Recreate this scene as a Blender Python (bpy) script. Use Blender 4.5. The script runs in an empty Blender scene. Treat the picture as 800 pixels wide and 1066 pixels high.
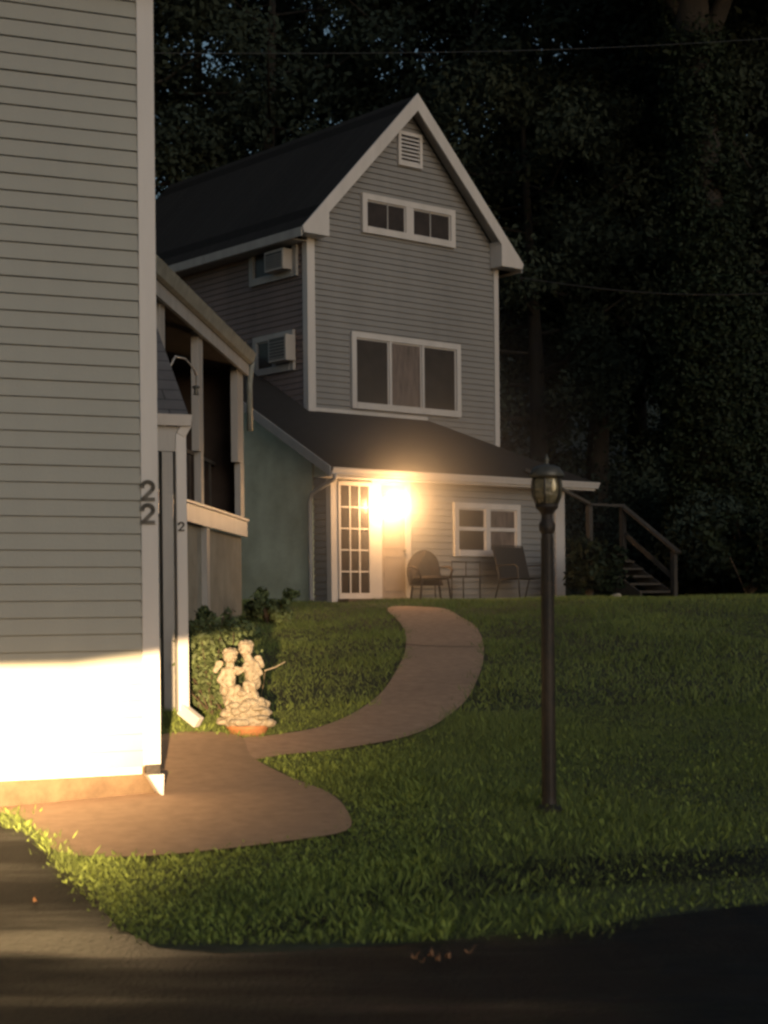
import bpy, bmesh, math, random
import numpy as np
from mathutils import Vector, Matrix
from mathutils.geometry import delaunay_2d_cdt
random.seed(7); rng=np.random.default_rng(7)
sc=bpy.context.scene
COL=sc.collection
R=math.radians

# ------------------------------------------------------------------ camera calibration
F=1741.27; HY=631.5; RO=.01003
CR,SR=math.cos(RO),math.sin(RO)
def ray(x,y):
    u=x-400; v=HY-y
    return Vector(((u*CR+v*SR)/F,1.0,(-u*SR+v*CR)/F))
def at(x,y,Y): return ray(x,y)*Y
def onplane(x,y,P,n):
    r=ray(x,y); return r*(P.dot(n)/r.dot(n))

D1=Vector((2.06648,1.74127,0)).normalized(); D2=Vector((-D1.y,D1.x,0))
DL=Vector((3.96964,1.74127,0)).normalized(); DQ=Vector((-DL.y,DL.x,0))
ZA=Vector((0,0,1))

# ------------------------------------------------------------------ helpers
def tag(o,label=None,cat=None,group=None,kind=None):
    if label: o['label']=label
    if cat: o['category']=cat
    if group: o['group']=group
    if kind: o['kind']=kind
    return o
def empty(name,loc,rz=0,label=None,cat=None,group=None):
    o=bpy.data.objects.new(name,None); COL.objects.link(o); o.empty_display_size=.2
    o.location=loc; o.rotation_euler=(0,0,rz); tag(o,label,cat,group); return o
class MB:
    def __init__(s): s.v=[]; s.f=[]
    def quad(s,a,b,c,d):
        n=len(s.v); s.v+=[tuple(a),tuple(b),tuple(c),tuple(d)]; s.f.append((n,n+1,n+2,n+3))
    def tri(s,a,b,c):
        n=len(s.v); s.v+=[tuple(a),tuple(b),tuple(c)]; s.f.append((n,n+1,n+2))
    def box(s,x0,x1,y0,y1,z0,z1):
        n=len(s.v)
        s.v+=[(x,y,z) for z in (z0,z1) for (x,y) in ((x0,y0),(x1,y0),(x1,y1),(x0,y1))]
        s.f+=[(n,n+3,n+2,n+1),(n+4,n+5,n+6,n+7)]+[(n+i,n+(i+1)%4,n+4+(i+1)%4,n+4+i) for i in range(4)]
        return s
    def prism(s,poly,vec):           # extrude polygon (3d points) along vec
        n=len(s.v); k=len(poly); vec=Vector(vec)
        s.v+=[tuple(Vector(p)) for p in poly]+[tuple(Vector(p)+vec) for p in poly]
        s.f+=[tuple(range(n+k-1,n-1,-1)),tuple(range(n+k,n+2*k))]
        s.f+=[(n+i,n+(i+1)%k,n+k+(i+1)%k,n+k+i) for i in range(k)]
        return s
    def bar(s,a,b,w,h,up=ZA):        # rectangular bar between two points
        a=Vector(a);b=Vector(b);d=(b-a).normalized()
        sx=d.cross(Vector(up))
        if sx.length<1e-4: sx=Vector((1,0,0))
        sx.normalize(); sy=sx.cross(d)
        p=[a+sx*i*w/2+sy*j*h/2 for i,j in((-1,-1),(1,-1),(1,1),(-1,1))]
        return s.prism(p,b-a)
    def tube(s,pts,rad,seg=8,cap=True):
        pts=[Vector(p) for p in pts]
        if not hasattr(rad,'__len__'): rad=[rad]*len(pts)
        n=len(s.v); ref=None
        for i,p in enumerate(pts):
            d=(pts[min(i+1,len(pts)-1)]-pts[max(i-1,0)]).normalized()
            if ref is None:
                ref=d.cross(ZA)
                if ref.length<.05: ref=Vector((1,0,0))
            ref=(ref-d*ref.dot(d)).normalized(); o2=d.cross(ref)
            for k in range(seg):
                a=2*math.pi*k/seg
                s.v.append(tuple(p+(ref*math.cos(a)+o2*math.sin(a))*rad[i]))
        for i in range(len(pts)-1):
            for k in range(seg):
                s.f.append((n+i*seg+k,n+i*seg+(k+1)%seg,n+(i+1)*seg+(k+1)%seg,n+(i+1)*seg+k))
        if cap:
            s.f.append(tuple(range(n+seg-1,n-1,-1)))
            m=n+(len(pts)-1)*seg; s.f.append(tuple(range(m,m+seg)))
        return s
    def lathe(s,prof,seg=20,c=(0,0,0)):
        n=len(s.v)
        for r_,z in prof:
            for k in range(seg):
                a=2*math.pi*k/seg; s.v.append((c[0]+r_*math.cos(a),c[1]+r_*math.sin(a),c[2]+z))
        for i in range(len(prof)-1):
            for k in range(seg):
                s.f.append((n+i*seg+k,n+i*seg+(k+1)%seg,n+(i+1)*seg+(k+1)%seg,n+(i+1)*seg+k))
        return s
    def build(s,name,m,parent=None,smooth=False,bevel=0):
        me=bpy.data.meshes.new(name); me.from_pydata(s.v,[],s.f); me.materials.append(m)
        if smooth:
            me.polygons.foreach_set('use_smooth',[True]*len(me.polygons))
        me.update()
        o=bpy.data.objects.new(name,me); COL.objects.link(o)
        if parent: o.parent=parent
        if bevel:
            b=o.modifiers.new('bevel','BEVEL'); b.width=bevel; b.segments=2; b.limit_method='ANGLE'
        return o
def npmesh(name,V,faces_n,m,parent=None):
    """V: (N*faces_n,3) array of separate faces"""
    me=bpy.data.meshes.new(name); nv=len(V); nf=nv//faces_n
    me.vertices.add(nv); me.vertices.foreach_set('co',np.asarray(V,np.float32).ravel())
    me.loops.add(nv); me.loops.foreach_set('vertex_index',np.arange(nv,dtype=np.int32))
    me.polygons.add(nf); me.polygons.foreach_set('loop_start',np.arange(0,nv,faces_n,dtype=np.int32))
    try: me.polygons.foreach_set('loop_total',np.full(nf,faces_n,dtype=np.int32))
    except Exception: pass
    me.update(calc_edges=True); me.validate()
    me.materials.append(m)
    o=bpy.data.objects.new(name,me); COL.objects.link(o)
    if parent: o.parent=parent
    return o

# ------------------------------------------------------------------ materials
def mat(name,col,rough=.6,var=.15,scale=3.0,bump=0,bscale=40,spec=.5,col2=None,metal=0,streak=False,emit=None,island=0):
    m=bpy.data.materials.new(name); m.use_nodes=True; nt=m.node_tree; N=nt.nodes; L=nt.links
    b=N['Principled BSDF']; b.inputs['Roughness'].default_value=rough; b.inputs['Metallic'].default_value=metal
    b.inputs['Specular IOR Level'].default_value=spec
    tc=N.new('ShaderNodeTexCoord'); mp=N.new('ShaderNodeMapping'); L.new(tc.outputs['Object'],mp.inputs[0])
    if streak: mp.inputs['Scale'].default_value=(1,1,.15)
    n=N.new('ShaderNodeTexNoise'); n.inputs['Scale'].default_value=scale; n.inputs['Detail'].default_value=6; n.inputs['Roughness'].default_value=.65
    L.new(mp.outputs[0],n.inputs['Vector'])
    cr=N.new('ShaderNodeValToRGB'); c=np.array(col)
    lo=c*(1-var) if col2 is None else np.array(col2); hi=np.minimum(c*(1+var),1) if col2 is None else c
    cr.color_ramp.elements[0].position=.3; cr.color_ramp.elements[1].position=.7
    cr.color_ramp.elements[0].color=(*lo,1); cr.color_ramp.elements[1].color=(*hi,1)
    L.new(n.outputs['Fac'],cr.inputs[0]); out=cr.outputs[0]
    if island:
        g=N.new('ShaderNodeNewGeometry'); mr=N.new('ShaderNodeMapRange'); mr.inputs['To Min'].default_value=1-island; mr.inputs['To Max'].default_value=1+island
        L.new(g.outputs['Random Per Island'],mr.inputs['Value'])
        mx=N.new('ShaderNodeVectorMath'); mx.operation='SCALE'; L.new(out,mx.inputs[0]); L.new(mr.outputs[0],mx.inputs['Scale']); out=mx.outputs[0]
    L.new(out,b.inputs['Base Color'])
    if bump:
        n2=N.new('ShaderNodeTexNoise'); n2.inputs['Scale'].default_value=bscale; n2.inputs['Detail'].default_value=4
        L.new(tc.outputs['Object'],n2.inputs['Vector'])
        bp=N.new('ShaderNodeBump'); bp.inputs['Strength'].default_value=bump; bp.inputs['Distance'].default_value=.02
        L.new(n2.outputs['Fac'],bp.inputs['Height']); L.new(bp.outputs[0],b.inputs['Normal'])
    if emit:
        b.inputs['Emission Color'].default_value=(*emit[0],1); b.inputs['Emission Strength'].default_value=emit[1]
    return m
def shingle_mat(name,c1,c2,rot=(0,0,0)):
    m=mat(name,c1,.95,.3,8,spec=.12); nt=m.node_tree;N=nt.nodes;L=nt.links
    b=N['Principled BSDF']; br=N.new('ShaderNodeTexBrick'); br.inputs['Scale'].default_value=1
    br.inputs['Brick Width'].default_value=.33; br.inputs['Row Height'].default_value=.14; br.inputs['Mortar Size'].default_value=.008
    br.inputs['Color1'].default_value=(*c1,1); br.inputs['Color2'].default_value=(*c2,1); br.inputs['Mortar'].default_value=(c1[0]*.3,c1[1]*.3,c1[2]*.3,1)
    tc=N.new('ShaderNodeTexCoord'); mp=N.new('ShaderNodeMapping'); mp.inputs['Rotation'].default_value=rot
    L.new(tc.outputs['Object'],mp.inputs[0]); L.new(mp.outputs[0],br.inputs['Vector']); 
    old=[l for l in L if l.to_socket==b.inputs['Base Color']][0].from_socket
    mx=N.new('ShaderNodeMix'); mx.data_type='RGBA'; mx.blend_type='MULTIPLY'; mx.inputs['Factor'].default_value=.0
    mx2=N.new('ShaderNodeMix'); mx2.data_type='RGBA'; mx2.inputs['Factor'].default_value=.6
    L.new(old,mx2.inputs['A']); L.new(br.outputs['Color'],mx2.inputs['B']); L.new(mx2.outputs['Result'],b.inputs['Base Color'])
    return m
M={}
M['siding']=mat('grey vinyl siding',(.215,.213,.21),.55,.10,1.2,.15,60,streak=True)
M['siding2']=mat('greige vinyl siding',(.287,.287,.255),.5,.09,.9,.12,90,streak=True)
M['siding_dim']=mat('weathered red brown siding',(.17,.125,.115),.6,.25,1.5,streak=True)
M['trim']=mat('white trim paint',(.52,.50,.49),.45,.10,2.5,streak=True)
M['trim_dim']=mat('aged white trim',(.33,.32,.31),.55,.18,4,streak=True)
M['gutter_green']=mat('mossy grey green gutter',(.21,.22,.20),.5,.3,5)
M['glow_wall']=mat('masonry with green glow in its colour',(.88,.93,.72),.85,.3,.8,.4,20,col2=(.50,.52,.36))  # pale green stands in for reflected lamp glow on this wall
M['tan_wall']=mat('grey tan rendered wall',(.23,.215,.18),.85,.25,2,.3,20)
M['found']=mat('tan concrete foundation',(.13,.085,.05),.95,.3,6,.6,30)
M['roof']=shingle_mat('dark asphalt shingles',(.026,.024,.023),(.034,.031,.030),(R(-46),0,0))
M['roof_side']=shingle_mat('dark asphalt shingles on main slope',(.030,.028,.027),(.040,.037,.035),(0,R(-46),R(90)))
M['roof2']=shingle_mat('slate grey shingles',(.10,.10,.11),(.14,.14,.15),(R(-43),0,0))
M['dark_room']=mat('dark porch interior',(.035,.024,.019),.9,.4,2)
M['glass']=mat('dark window glass',(.035,.026,.022),.22,.3,3,spec=.28)
M['curtain']=mat('dim curtain behind glass',(.12,.092,.08),.5,.6,14,streak=True)
M['door']=mat('grey brown painted door',(.30,.25,.21),.5,.15,3)
M['black']=mat('black painted metal',(.009,.008,.007),.6,.5,12,.2,50,col2=(.035,.022,.014))
M['bronze']=mat('weathered grey metal cap',(.10,.095,.08),.45,.3,20,metal=.4)
M['amber']=mat('amber beveled lantern glass',(.26,.22,.13),.2,.5,30,.5,60,col2=(.06,.052,.035))
M['bulb']=mat('candle bulb glass',(.8,.7,.5),.2,.05,4,emit=((1,.72,.35),.12))
M['numeral']=mat('black numerals',(.015,.014,.013),.4,.1)
M['furn']=mat('dark patio metal',(.03,.026,.022),.5,.2)
M['sling']=mat('dark woven sling',(.026,.021,.018),.8,.3,60)
M['wicker']=mat('brown wicker',(.035,.022,.015),.8,.5,50,.5,80)
M['wood']=mat('weathered grey wood',(.045,.04,.035),.85,.3,6,.3,30,streak=True)
M['wood_dark']=mat('dark stained treads',(.05,.043,.036),.9,.3,6)
M['stone']=mat('whitewashed cast stone',(.50,.44,.35),.85,.18,26,1.0,38,col2=(.20,.155,.10))
M['terra']=mat('terracotta pot',(.45,.19,.08),.8,.3,14)
M['asphalt_path']=mat('brown worn asphalt path',(.60,.395,.265),.9,.15,9,.4,120,col2=(.44,.285,.19),spec=.2)
M['drive']=mat('tan asphalt apron',(.46,.31,.205),.9,.2,9,.5,120,col2=(.35,.235,.155),spec=.2)
M['soil']=mat('dark soil and thatch',(.05,.062,.024),.95,.4,2,.8,20,col2=(.020,.017,.010))
M['band_shade']=mat('dark colour of the shaded verge band',(.022,.021,.014),.8,.4,6,.8,20,col2=(.010,.010,.008),spec=.2)  # shade of the verge band, put into a surface colour
M['blade']=mat('grass blades',(.19,.235,.075),.95,.3,.6,col2=(.12,.155,.05),island=.22,spec=.1)
M['clover']=mat('bright weed leaves',(.24,.30,.07),.9,.3,1.5,col2=(.12,.155,.045),island=.3,spec=.1)
M['leafA']=mat('dark tree leaves',(.048,.062,.046),.9,.3,.25,col2=(.026,.034,.026),island=.08,spec=.0)
M['leafB']=mat('deep green leaves',(.044,.060,.047),.9,.3,.25,col2=(.024,.033,.027),island=.08,spec=.0)
M['ivy']=mat('ivy leaves',(.018,.028,.013),.7,.3,1,col2=(.009,.015,.008),island=.4,spec=.2)
M['shrub']=mat('shrub leaves',(.13,.17,.065),.7,.3,2,col2=(.06,.08,.03),island=.45)
M['bark']=mat('bark',(.032,.027,.022),.95,.4,6,.8,14,col2=(.014,.012,.010),streak=True)
M['pale_bark']=mat('pale bare bark',(.040,.033,.027),.95,.3,5,.8,14,col2=(.018,.015,.012),streak=True)
M['twig']=mat('dry brown twigs',(.085,.058,.038),.9,.3,5)
M['ac']=mat('beige air conditioner plastic',(.33,.31,.29),.5,.08)
M['acgrille']=mat('dark air conditioner grille',(.05,.048,.045),.6,.2)
M['cable']=mat('grey cable',(.03,.03,.03),.6,.1)
M['rock']=mat('pale pebbles',(.4,.35,.28),.85,.2,8,.5,30)
M['lit']=mat('lit frosted lamp glass',(.9,.8,.6),.3,.02,1,emit=((1,.74,.40),60))
M['paper']=mat('pale leaf litter scraps',(.62,.50,.34),.7,.2,20)

def road_material():
    m=mat('dark worn asphalt',(.020,.017,.014),.8,.3,4,.6,45,col2=(.010,.008,.007)); nt=m.node_tree;N=nt.nodes;L=nt.links;b=N['Principled BSDF']
    tc=N.new('ShaderNodeTexCoord'); mp=N.new('ShaderNodeMapping'); mp.inputs['Scale'].default_value=(.35,1.4,1); L.new(tc.outputs['Object'],mp.inputs[0])
    n=N.new('ShaderNodeTexNoise'); n.inputs['Scale'].default_value=1.3; n.inputs['Detail'].default_value=3; L.new(mp.outputs[0],n.inputs['Vector'])
    cr=N.new('ShaderNodeValToRGB'); cr.color_ramp.elements[0].position=.44; cr.color_ramp.elements[1].position=.66
    cr.color_ramp.elements[0].color=(.75,.75,.75,1); cr.color_ramp.elements[1].color=(.36,.36,.36,1)
    L.new(n.outputs['Fac'],cr.inputs[0]); L.new(cr.outputs[0],b.inputs['Roughness']); b.inputs['Specular IOR Level'].default_value=.17
    return m
M['road']=road_material()

# ------------------------------------------------------------------ terrain
def smax(a,b,k): 
    return .5*(a+b+np.sqrt((a-b)**2+k*k))
def smin(a,b,k): return .5*(a+b-np.sqrt((a-b)**2+k*k))
def ground(X,Y):
    X=np.asarray(X,float);Y=np.asarray(Y,float)
    lin=-1.33+.0755*(Y-10.8)
    z=smax(lin,-1.53+0*Y,.12)
    z=smin(z,.105+0*z,.05)
    z=z+np.clip(Y-37,0,200)*.22
    # small bank left of the walk
    z=z+.30*np.exp(-(((X+2.3)/.9)**2+((Y-18)/3.0)**2))
    lawn=np.clip((Y-9)/2,0,1)*np.clip((30-Y)/3,0,1)*(1-np.exp(-((X+1.2)/1.6)**2)*np.clip((17-Y)/2,0,1))
    z=z+lawn*(.018*np.sin(X*1.3+Y*.7)+.012*np.sin(X*2.9-Y*1.9))
    return z
def gz(x,y): return float(ground(x,y))
def onground(px,py):
    r=ray(px,py); lo,hi=4.0,80.0
    f=lambda Y:r.z*Y-gz(r.x*Y,Y)
    Y=4.0
    while Y<60 and f(Y)>0: Y+=.1
    lo,hi=Y-.1,Y
    for _ in range(20):
        mid=(lo+hi)/2
        if f(mid)>0: lo=mid
        else: hi=mid
    return Vector((r.x*hi,hi,r.z*hi))
xs=np.concatenate([np.linspace(-160,-16,16),np.linspace(-14,18,129),np.linspace(20,160,16)])
ys=np.concatenate([np.linspace(-60,2,12),np.linspace(3,38,176),np.linspace(39,200,30)])
GX,GY=np.meshgrid(xs,ys); GZ=ground(GX,GY)
vs=np.stack([GX.ravel(),GY.ravel(),GZ.ravel()],1); nx=len(xs)
fs=[(j*nx+i,j*nx+i+1,(j+1)*nx+i+1,(j+1)*nx+i) for j in range(len(ys)-1) for i in range(nx-1)]
me=bpy.data.meshes.new('lawn_ground'); me.from_pydata(vs.tolist(),[],fs); me.materials.append(M['soil'])
me.polygons.foreach_set('use_smooth',[True]*len(fs))
o=bpy.data.objects.new('ground',me); COL.objects.link(o); tag(o,kind='structure')

def smooth_poly(P,n=6):
    out=[]; k=len(P)
    for i in range(k):
        p0,p1,p2,p3=[np.array(P[(i+j-1)%k]) for j in range(4)]
        for t in np.linspace(0,1,n,endpoint=False):
            out.append(tuple(.5*((2*p1)+(-p0+p2)*t+(2*p0-5*p1+4*p2-p3)*t*t+(-p0+3*p1-3*p2+p3)*t**3)))
    return out
def inpoly(X,Y,poly):
    X=np.asarray(X);Y=np.asarray(Y); inside=np.zeros(X.shape,bool); n=len(poly)
    for i in range(n):
        x0,y0=poly[i]; x1,y1=poly[(i+1)%n]
        c=((y0>Y)!=(y1>Y))
        if y1!=y0: inside^=c&(X<(x1-x0)*(Y-y0)/(y1-y0)+x0)
    return inside
def sheet(name,poly,m,lift,step,kind='structure'):
    n=len(poly); px=[p[0] for p in poly]; py=[p[1] for p in poly]
    gx=np.arange(min(px),max(px),step); gy=np.arange(min(py),max(py),step)
    A,B=np.meshgrid(gx,gy); A=A.ravel()+.01;B=B.ravel()+.013; k=inpoly(A,B,poly)
    pts=[Vector(p) for p in poly]+[Vector((a,b)) for a,b in zip(A[k],B[k])]
    v,e,f,_,_,_=delaunay_2d_cdt(pts,[],[list(range(n))],1,1e-5)
    V=[(p.x,p.y,gz(p.x,p.y)+lift) for p in v]
    me=bpy.data.meshes.new(name); me.from_pydata(V,[],[tuple(q) for q in f]); me.materials.append(m)
    me.polygons.foreach_set('use_smooth',[True]*len(me.polygons))
    o=bpy.data.objects.new(name,me); COL.objects.link(o); tag(o,kind=kind); return o
def gp(l): return [tuple(onground(*p).xy) for p in l]
path_px=[(404,634),(420,655),(422,680),(408,708),(378,738),(335,758),(285,767),(248,772),(255,792),(300,787),(350,782),(425,768),(468,746),(494,716),(504,680),(497,655),(468,636),(440,632.5)]
path_poly=smooth_poly(gp(path_px),5)
drive_px=[(158,772),(205,764),(250,769),(262,790),(300,811),(342,828),(362,848),(361,868),(300,879),(200,891),(120,896),(62,891),(42,872),(18,852),(-20,848),(-60,835),(-20,828),(45,822),(150,808)]
drive_poly=smooth_poly(gp(drive_px),4)
road_edge=[(-400,858),(-150,856),(0,858),(30,872),(55,893),(92,926),(122,968),(165,990),(230,996),(300,994),(380,988),(500,978),(650,962),(800,942),(1000,925)]
re=gp(road_edge)
road_poly=[(-40,re[0][1]+.1)]+re+[(40,re[-1][1]+.3),(40,-40),(-40,-40)]
shade_band_poly=smooth_poly(gp([(236,972),(310,948),(400,922),(500,902),(620,892),(800,884),(1000,876),(1000,905),(800,913),(620,924),(500,936),(400,952),(310,972)]),3)
sheet('shade_strip',shade_band_poly,M['band_shade'],.006,.4)  # dark sheet painting the band of shade across the verge
sheet('footpath',path_poly,M['asphalt_path'],.016,.35)
sheet('driveway',drive_poly,M['drive'],.022,.35)
sheet('road',road_poly,M['road'],.012,1.2)

ja,jb=onground(421,672),onground(503,675)
mb_j=[]
for t in np.linspace(-.0,1,30):
    p=ja.lerp(jb,t); mb_j.append((p.x,p.y,gz(p.x,p.y)))
mbj=MB()
for a,b in zip(mb_j[:-1],mb_j[1:]): mbj.quad((a[0],a[1]-.03,a[2]+.020),(b[0],b[1]-.03,b[2]+.020),(b[0],b[1]+.03,b[2]+.022),(a[0],a[1]+.03,a[2]+.022))
tag(mbj.build('path_joint',M['soil']),kind='structure')

# ------------------------------------------------------------------ siding helper
def siding(mb,O,U,N_,wf,z0,z1,pitch,t=.014,jit=.0012,groove=.016):
    O=Vector(O);U=Vector(U);N_=Vector(N_); z=z0
    while z<z1-1e-4:
        zb=min(z+pitch,z1)
        a0,a1=wf(z); b0,b1=wf(zb)
        if a1-a0>.02:
            tt=t+random.uniform(-jit,jit); j=random.uniform(-jit,jit) if z>z0 else 0
            P=lambda u,zz,off:O+U*u+N_*off+ZA*zz
            if b1-b0<.02: b0=b1=(b0+b1)/2
            g=min(groove,(zb-z)*.4); zc=zb-g
            if a1-a0>6:
                us=a0+.35+((z*7.31)%1)*3.4; us=a1-us+a0
                mb.quad(P(a0,z+j,tt+.003),P(us,z+j,tt+.003),P(us,zc,.007),P(b0,zc,.007)); mb.quad(P(us,z+j,tt+.003),P(us,z+j,tt),P(us,zc,.004),P(us,zc,.007))
                mb.quad(P(us,z+j,tt),P(a1,z+j,tt),P(b1,zc,.004),P(us,zc,.004))
            else: mb.quad(P(a0,z+j,tt),P(a1,z+j,tt),P(b1,zc,.004),P(b0,zc,.004))
            mb.quad(P(b0,zc,.004),P(b1,zc,.004),P(b1,zc,-.024),P(b0,zc,-.024))
            mb.quad(P(b0,zc,-.024),P(b1,zc,-.024),P(b1,zb+.004,-.024),P(b0,zb+.004,-.024))
            mb.quad(P(a0,z+j,-.024),P(a1,z+j,-.024),P(a1,z+j,tt),P(a0,z+j,tt))
        z=zb
X_=Vector((1,0,0));Y_=Vector((0,1,0))

# ------------------------------------------------------------------ MAIN HOUSE
A=ray(346,627)*30
house=empty('house',A,math.atan2(D1.y,D1.x),'narrow tall grey house with steep white edged gable at the top of the lawn','house')
def PU(px,py,s):     # pixel -> local (u,z) on plane s
    P=onplane(px,py,A+D2*s,D2)-A
    return P.dot(D1),P.z
def PS(px,py,u):     # pixel -> local (s,z) on side plane u
    P=onplane(px,py,A+D1*u,D1)-A
    return P.dot(D2),P.z
K=30/27.
SB=1.918*K; U0=1.045*K; U1=5.616*K; UM=(U0+U1)/2
ZE=PU(315,237,SB-.33)[1]          # eave tip height
ZP=PU(430,98,SB-.33)[1]           # peak
TU0=PU(315,237,SB-.33)[0]; TU1=PU(543,276,SB-.33)[0]; UM=(TU0+TU1)/2
slope=(ZP-ZE)/(UM-TU0)
mR=.5328
def zroof(s): return 2.06*K+.10+mR*(s+.39)   # top of lower roof at setback s
BACK=SB+8.5
def roofz(u): return ZP-slope*abs(u-UM)       # main roof top surface
# upper walls
mb=MB()
wf=lambda z:( max(U0,UM-(ZP-.16-z)/slope), min(U1,UM+(ZP-.16-z)/slope))
siding(mb,(0,SB,0),X_,-Y_,wf,2.1,ZP-.17,.118)
mb.build('wall',M['siding'],house)
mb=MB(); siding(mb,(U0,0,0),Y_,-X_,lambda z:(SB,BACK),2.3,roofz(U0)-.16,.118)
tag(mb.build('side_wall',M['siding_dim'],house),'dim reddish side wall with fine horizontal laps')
mb=MB(); mb.box(U0+.01,U1-.003,SB+.03,BACK,1.5,roofz(U0)-.2); mb.prism([(U0+.02,BACK-.02,roofz(U0)-.2),(U1-.02,BACK-.02,roofz(U0)-.2),(UM,BACK-.02,ZP-.2)],(0,.02,0)); mb.build('inner_wall',M['siding'],house)
# main roof: two slopes
th=.10; Y0=SB-.34
for sg,ue in((-1,TU0),(1,TU1)):
    mb=MB(); mb.prism([(UM,Y0,ZP),(ue,Y0,ZE),(ue,Y0,ZE-th),(UM,Y0,ZP-th*1.0)],(0,BACK-Y0+.3,0))
    mb.build('roof',M['roof_side'],house)
# rake boards
for sg,ue in((-1,TU0),(1,TU1)):
    mb=MB(); w=.27
    top=.03
    mb.prism([(UM,Y0-.035,ZP+top),(ue-sg*-.02,Y0-.035,ZE+top),(ue,Y0-.035,ZE-.06),(ue-sg*w*.75,Y0-.035,ZE-.06+.0),(UM,Y0-.035,ZP-w-.05)],(0,.033,0))
    # return box at the foot of the rake
    bx=ue-sg*.62
    mb.prism([(ue,Y0-.037,ZE-.085),(bx,Y0-.037,ZE-.085),(bx,Y0-.037,roofz(bx)-.20),(ue-sg*.1,Y0-.037,roofz(ue-sg*.1)-.1)],(0,.36,0))
    mb.build('rake_board',M['trim'],house)
    # soffit under gable overhang
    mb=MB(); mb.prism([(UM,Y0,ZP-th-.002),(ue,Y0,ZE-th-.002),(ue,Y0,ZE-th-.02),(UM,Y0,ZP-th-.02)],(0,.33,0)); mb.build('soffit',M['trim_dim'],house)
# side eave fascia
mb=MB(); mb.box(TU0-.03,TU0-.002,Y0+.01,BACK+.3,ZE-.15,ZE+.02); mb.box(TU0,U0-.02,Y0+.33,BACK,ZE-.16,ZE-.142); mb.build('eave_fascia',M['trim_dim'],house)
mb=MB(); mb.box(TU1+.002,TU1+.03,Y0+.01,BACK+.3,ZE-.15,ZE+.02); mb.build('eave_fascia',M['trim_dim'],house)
# corner boards
zb=zroof(SB)
mb=MB(); mb.box(U0-.035,U0+.15,SB-.035,SB+.02,zb-.02,roofz(U0)-.12); mb.box(U0-.035,U0-.003,SB+.02,SB+.12,zb-.02,roofz(U0)-.15); mb.build('corner_board',M['trim'],house)
mb=MB(); mb.box(U1-.11,U1+.02,SB-.035,SB+.1,1.9,roofz(U1)-.15); mb.build('corner_board',M['trim'],house)
mb=MB(); mb.box(U0+.15,3.797*K,SB-.03,SB+.0,zb-.01,zb+.06); mb.build('flashing_strip',M['trim'],house)

def window(parent,u0,u1,z0,z1,s,fw,mull,m_frame=M['trim'],axis='u',out=.05,glass=M['glass'],mw=None,hb=(),name='window',inner=None):
    """casing + panes, each pane a sub-part; facing -s (or -u for axis 's')"""
    def bx(mb,a0,a1,b0,b1,c0,c1):
        if axis=='u': mb.box(a0,a1,s-b1,s-b0,c0,c1)
        else: mb.box(s-b1,s-b0,a0,a1,c0,c1)
    mw=mw or fw*.5
    f=MB()
    bx(f,u0,u0+fw,.0,out,z0,z1); bx(f,u1-fw,u1,.0,out,z0,z1)
    bx(f,u0+fw,u1-fw,.0,out,z1-fw,z1); bx(f,u0+fw,u1-fw,.0,out+.01,z0,z0+fw*1.1)
    fr=f.build(name,m_frame,parent)
    xs_=[u0+fw]+[u0+fw+(u1-u0-2*fw)*t for t in mull]+[u1-fw]
    for i in range(1,len(xs_)-1): mu=MB(); bx(mu,xs_[i]-mw/2,xs_[i]+mw/2,.002,out-.006,z0+fw*1.1,z1-fw); mu.build('mullion',m_frame,fr)
    for t in hb:
        zz=z0+fw+(z1-z0-2*fw)*t; 
        for i in range(len(xs_)-1): mu=MB(); bx(mu,xs_[i]+(mw/2 if i else 0),xs_[i+1]-(mw/2 if i<len(xs_)-2 else 0),.003,out-.014,zz-mw*.3,zz+mw*.3); mu.build('sash_bar',m_frame,fr)
    for i in range(len(xs_)-1):
        a=xs_[i]+(mw/2 if i else 0); b=xs_[i+1]-(mw/2 if i<len(xs_)-2 else 0)
        p=MB(); bx(p,a,b,.006,.018,z0+fw*1.1,z1-fw); p.build('pane',glass if not inner else inner[i%len(inner)],fr)
        # thin sash
        q=MB(); sw=.028
        bx(q,a,a+sw,.018,.03,z0+fw*1.1,z1-fw); bx(q,b-sw,b,.018,.03,z0+fw*1.1,z1-fw); bx(q,a+sw,b-sw,.018,.03,z1-fw-sw,z1-fw); 
        q.build('sash',m_frame,fr)
    return fr
# big picture window
a=PU(364,345,SB);b=PU(364,425,SB);c=PU(478,436,SB)
w_=window(house,a[0],c[0],b[1],a[1],SB-.012,.115,(.33,.655),mw=.055,inner=[M['glass'],M['curtain'],M['glass']],out=.07)
tag(w_,'wide white framed three pane picture window')
# upper double slider
a=PU(375,201,SB);b=PU(375,243,SB);c=PU(472,262,SB)
w_=window(house,a[0],c[0],b[1]+.02,a[1],SB-.012,.12,(.5,),mw=.20,inner=[M['glass'],M['glass']],out=.07)
tag(w_,'white framed pair of short sliding windows under the gable')
W=c[0]-a[0]
for t in(.27,.73): mu=MB(); mu.box(a[0]+W*t-.012,a[0]+W*t+.012,SB-.05,SB-.033,b[1]+.15,a[1]-.12); mu.build('sash_bar',M['trim_dim'],w_)
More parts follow.
